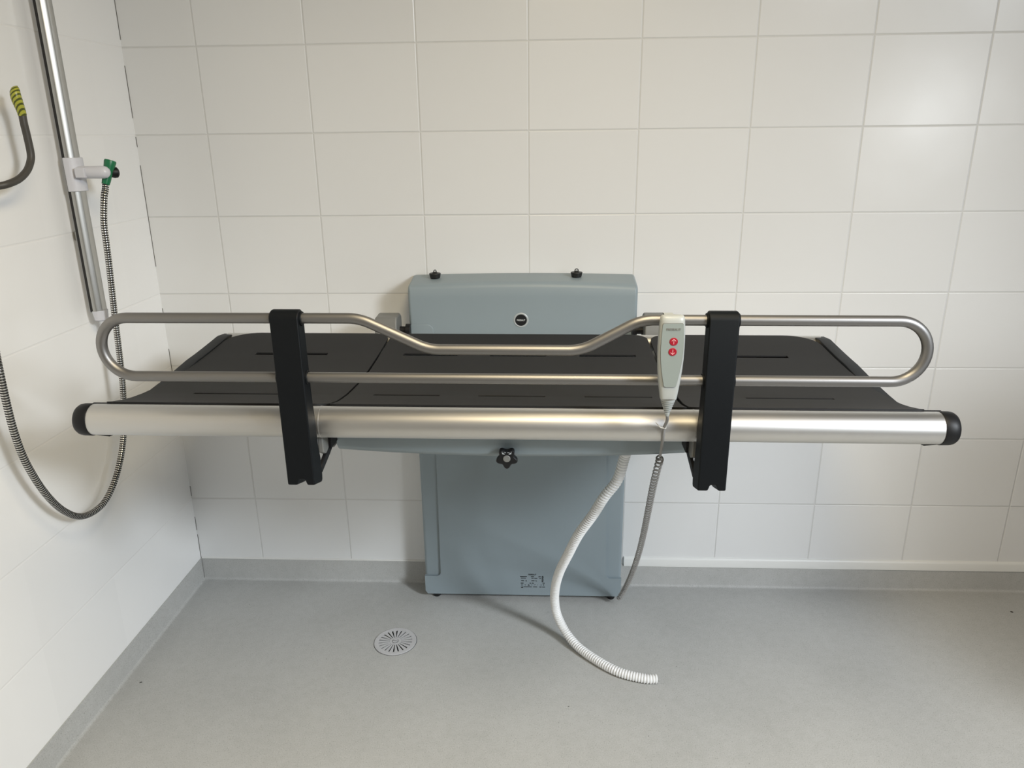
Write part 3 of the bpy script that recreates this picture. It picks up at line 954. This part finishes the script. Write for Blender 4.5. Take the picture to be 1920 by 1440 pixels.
# ------------------------------------------------------------------ cut-off electric cable
CB = [(0.085, -0.742, 1.4800), (0.104, -0.7351, 1.4802), (0.13, -0.7286, 1.4795), (0.15, -0.7124, 1.4824), (0.16, -0.6989, 1.4856), (0.165, -0.6669, 1.4943), (0.17, -0.6406, 1.5109), (0.17, -0.6204, 1.5317), (0.17, -0.6132, 1.5508), (0.17, -0.614, 1.5925), (0.17, -0.6157, 1.6161), (0.17, -0.6151, 1.6400)]
cab = thing('electric_cable', 'loose dark grey electric cable sticking out of the left wall with taped end', 'cable', (0.104, -0.7351, 1.4802))
b = MB(); b.tube(smooth_path(CB, 0.006), 0.0083, 14)
b.build('sheath', M['cable'], cab, smooth=60)
TP = [(0.17, -0.6152, 1.634), (0.17, -0.6168, 1.6450), (0.17, -0.6215, 1.6610), (0.17, -0.6248, 1.6752), (0.17, -0.6235, 1.685), (0.17, -0.6180, 1.6925), (0.17, -0.6125, 1.6985)]
tp = smooth_path(TP, 0.003)
def tr(i):
    s = i / (len(tp) - 1)
    key = [(0, 0.0088), (0.25, 0.0098), (0.5, 0.0112), (0.72, 0.0108), (0.86, 0.0085), (0.95, 0.0042), (1, 0.0014)]
    for (a, ra), (c_, rc_) in zip(key, key[1:]):
        if a <= s <= c_: return (ra + (rc_ - ra) * (s - a) / (c_ - a)) * (1 + 0.04 * (i % 2))
    return 0.001
b = MB(); b.tube(tp, [tr(i) for i in range(len(tp))], 14)
b.build('taped_end', M['tape'], cab, smooth=60)

# ------------------------------------------------------------------ floor drain
dx_, dy_ = 0.892, -0.351
drain = thing('floor_drain', 'round steel floor drain grate with radial slots set in the vinyl floor', 'floor drain', (dx_, dy_, 0))
b = MB(); b.lathe((dx_, dy_, 0), (0, 0, 1), [(0.0002, 0.0692), (0.0022, 0.0688), (0.0026, 0.0676), (0.0022, 0.0655), (0.0004, 0.0655)], 72)
b.build('rim', M['drain'], drain)
b = MB(); b.lathe((dx_, dy_, 0), (0, 0, 1), [(0.0001, 0.0706), (0.0004, 0.0706)], 64)
b.build('sump', M['drain_dark'], drain)
# grate: ring + hub + spokes between the slots
ns = 22
b = MB()
def sector(r0, r1, a0, a1, z0, z1, n=3):
    aa = [a0 + (a1 - a0) * k / n for k in range(n + 1)]
    pts = [(dx_ + r1 * math.cos(a), dy_ + r1 * math.sin(a)) for a in aa] + [(dx_ + r0 * math.cos(a), dy_ + r0 * math.sin(a)) for a in aa[::-1]]
    b.prism(pts, 'z', z0, z1)
for k in range(ns):
    a = 2 * PI * k / ns + 0.08
    da = 2 * PI / ns
    # bar tapering with the radius so that the slot keeps 3.4 mm inside to 4.4 mm outside
    pts = []
    for r, sl_w in ((0.0185, 0.0022), (0.055, 0.0046)):
        half = da / 2 - sl_w / (2 * r)
        pts.append((r, half))
    (ra, ha), (rb, hb) = pts
    q = [(dx_ + ra * math.cos(a - ha), dy_ + ra * math.sin(a - ha)), (dx_ + rb * math.cos(a - hb), dy_ + rb * math.sin(a - hb)), (dx_ + rb * math.cos(a + hb), dy_ + rb * math.sin(a + hb)), (dx_ + ra * math.cos(a + ha), dy_ + ra * math.sin(a + ha))]
    b.prism(q, 'z', 0.0008, 0.0026)
    sector(0.0549, 0.0655, a - da / 2, a + da / 2, 0.0008, 0.0026)
b.lathe((dx_, dy_, 0), (0, 0, 1), [(0.0008, 0.0188), (0.0026, 0.0188)], 40)
g = b.build('grate', M['drain'], drain, smooth=0)
b = MB(); b.lathe((dx_, dy_, 0.0024), (0, 0, 1), [(0, 0.0105), (0.0008, 0.0105), (0.0008, 0.0096), (0.0002, 0.0096)], 32)
b.build('screw_ring', M['drain_dark'], drain)
b = MB(); b.lathe((dx_, dy_, 0.0024), (0, 0, 1), [(0, 0.0094), (0.0012, 0.0092)], 32)
sc_ = b.build('screw_head', M['drain'], drain)
b = MB(); b.add([(dx_ + u * math.cos(-0.15) - v * math.sin(-0.15), dy_ + u * math.sin(-0.15) + v * math.cos(-0.15), z) for z in (0.0034, 0.0038) for u, v in ((-0.0088, -0.0009), (0.0088, -0.0009), (0.0088, 0.0009), (-0.0088, 0.0009))],
             [(3, 2, 1, 0), (4, 5, 6, 7), (0, 1, 5, 4), (1, 2, 6, 5), (2, 3, 7, 6), (3, 0, 4, 7)])
b.build('screw_slot', M['drain_dark'], sc_, smooth=0)

# ------------------------------------------------------------------ crumbs of dirt on the vinyl
def crumb(x, y, s, rot, label):
    b = MB()
    rings = []
    for d, r in ((-1, 0.15), (-0.6, 0.55), (0, 0.8), (0.6, 0.6), (1, 0.2)):
        rings.append([(x + s * (d * math.cos(rot)) - s * r * 0.5 * math.cos(2 * PI * k / 8) * math.sin(rot), y + s * d * math.sin(rot) + s * r * 0.5 * math.cos(2 * PI * k / 8) * math.cos(rot), s * 0.35 + s * r * 0.42 * math.sin(2 * PI * k / 8)) for k in range(8)])
    b.loft(rings)
    tag(b.build('dirt_crumb', M['dirt'], smooth=60), label, 'dirt crumb', 'dirt crumbs on the floor')
crumb(0.149, -0.570, 0.0042, 0.4, 'tiny dark crumb on the floor beside the left skirting')
crumb(2.986, -0.129, 0.0050, -0.5, 'tiny dark crumb on the floor at the far right below the white trim')
crumb(1.453, -0.629, 0.0022, 0.2, 'tiny dark crumb on the floor in front of the curled hose end')
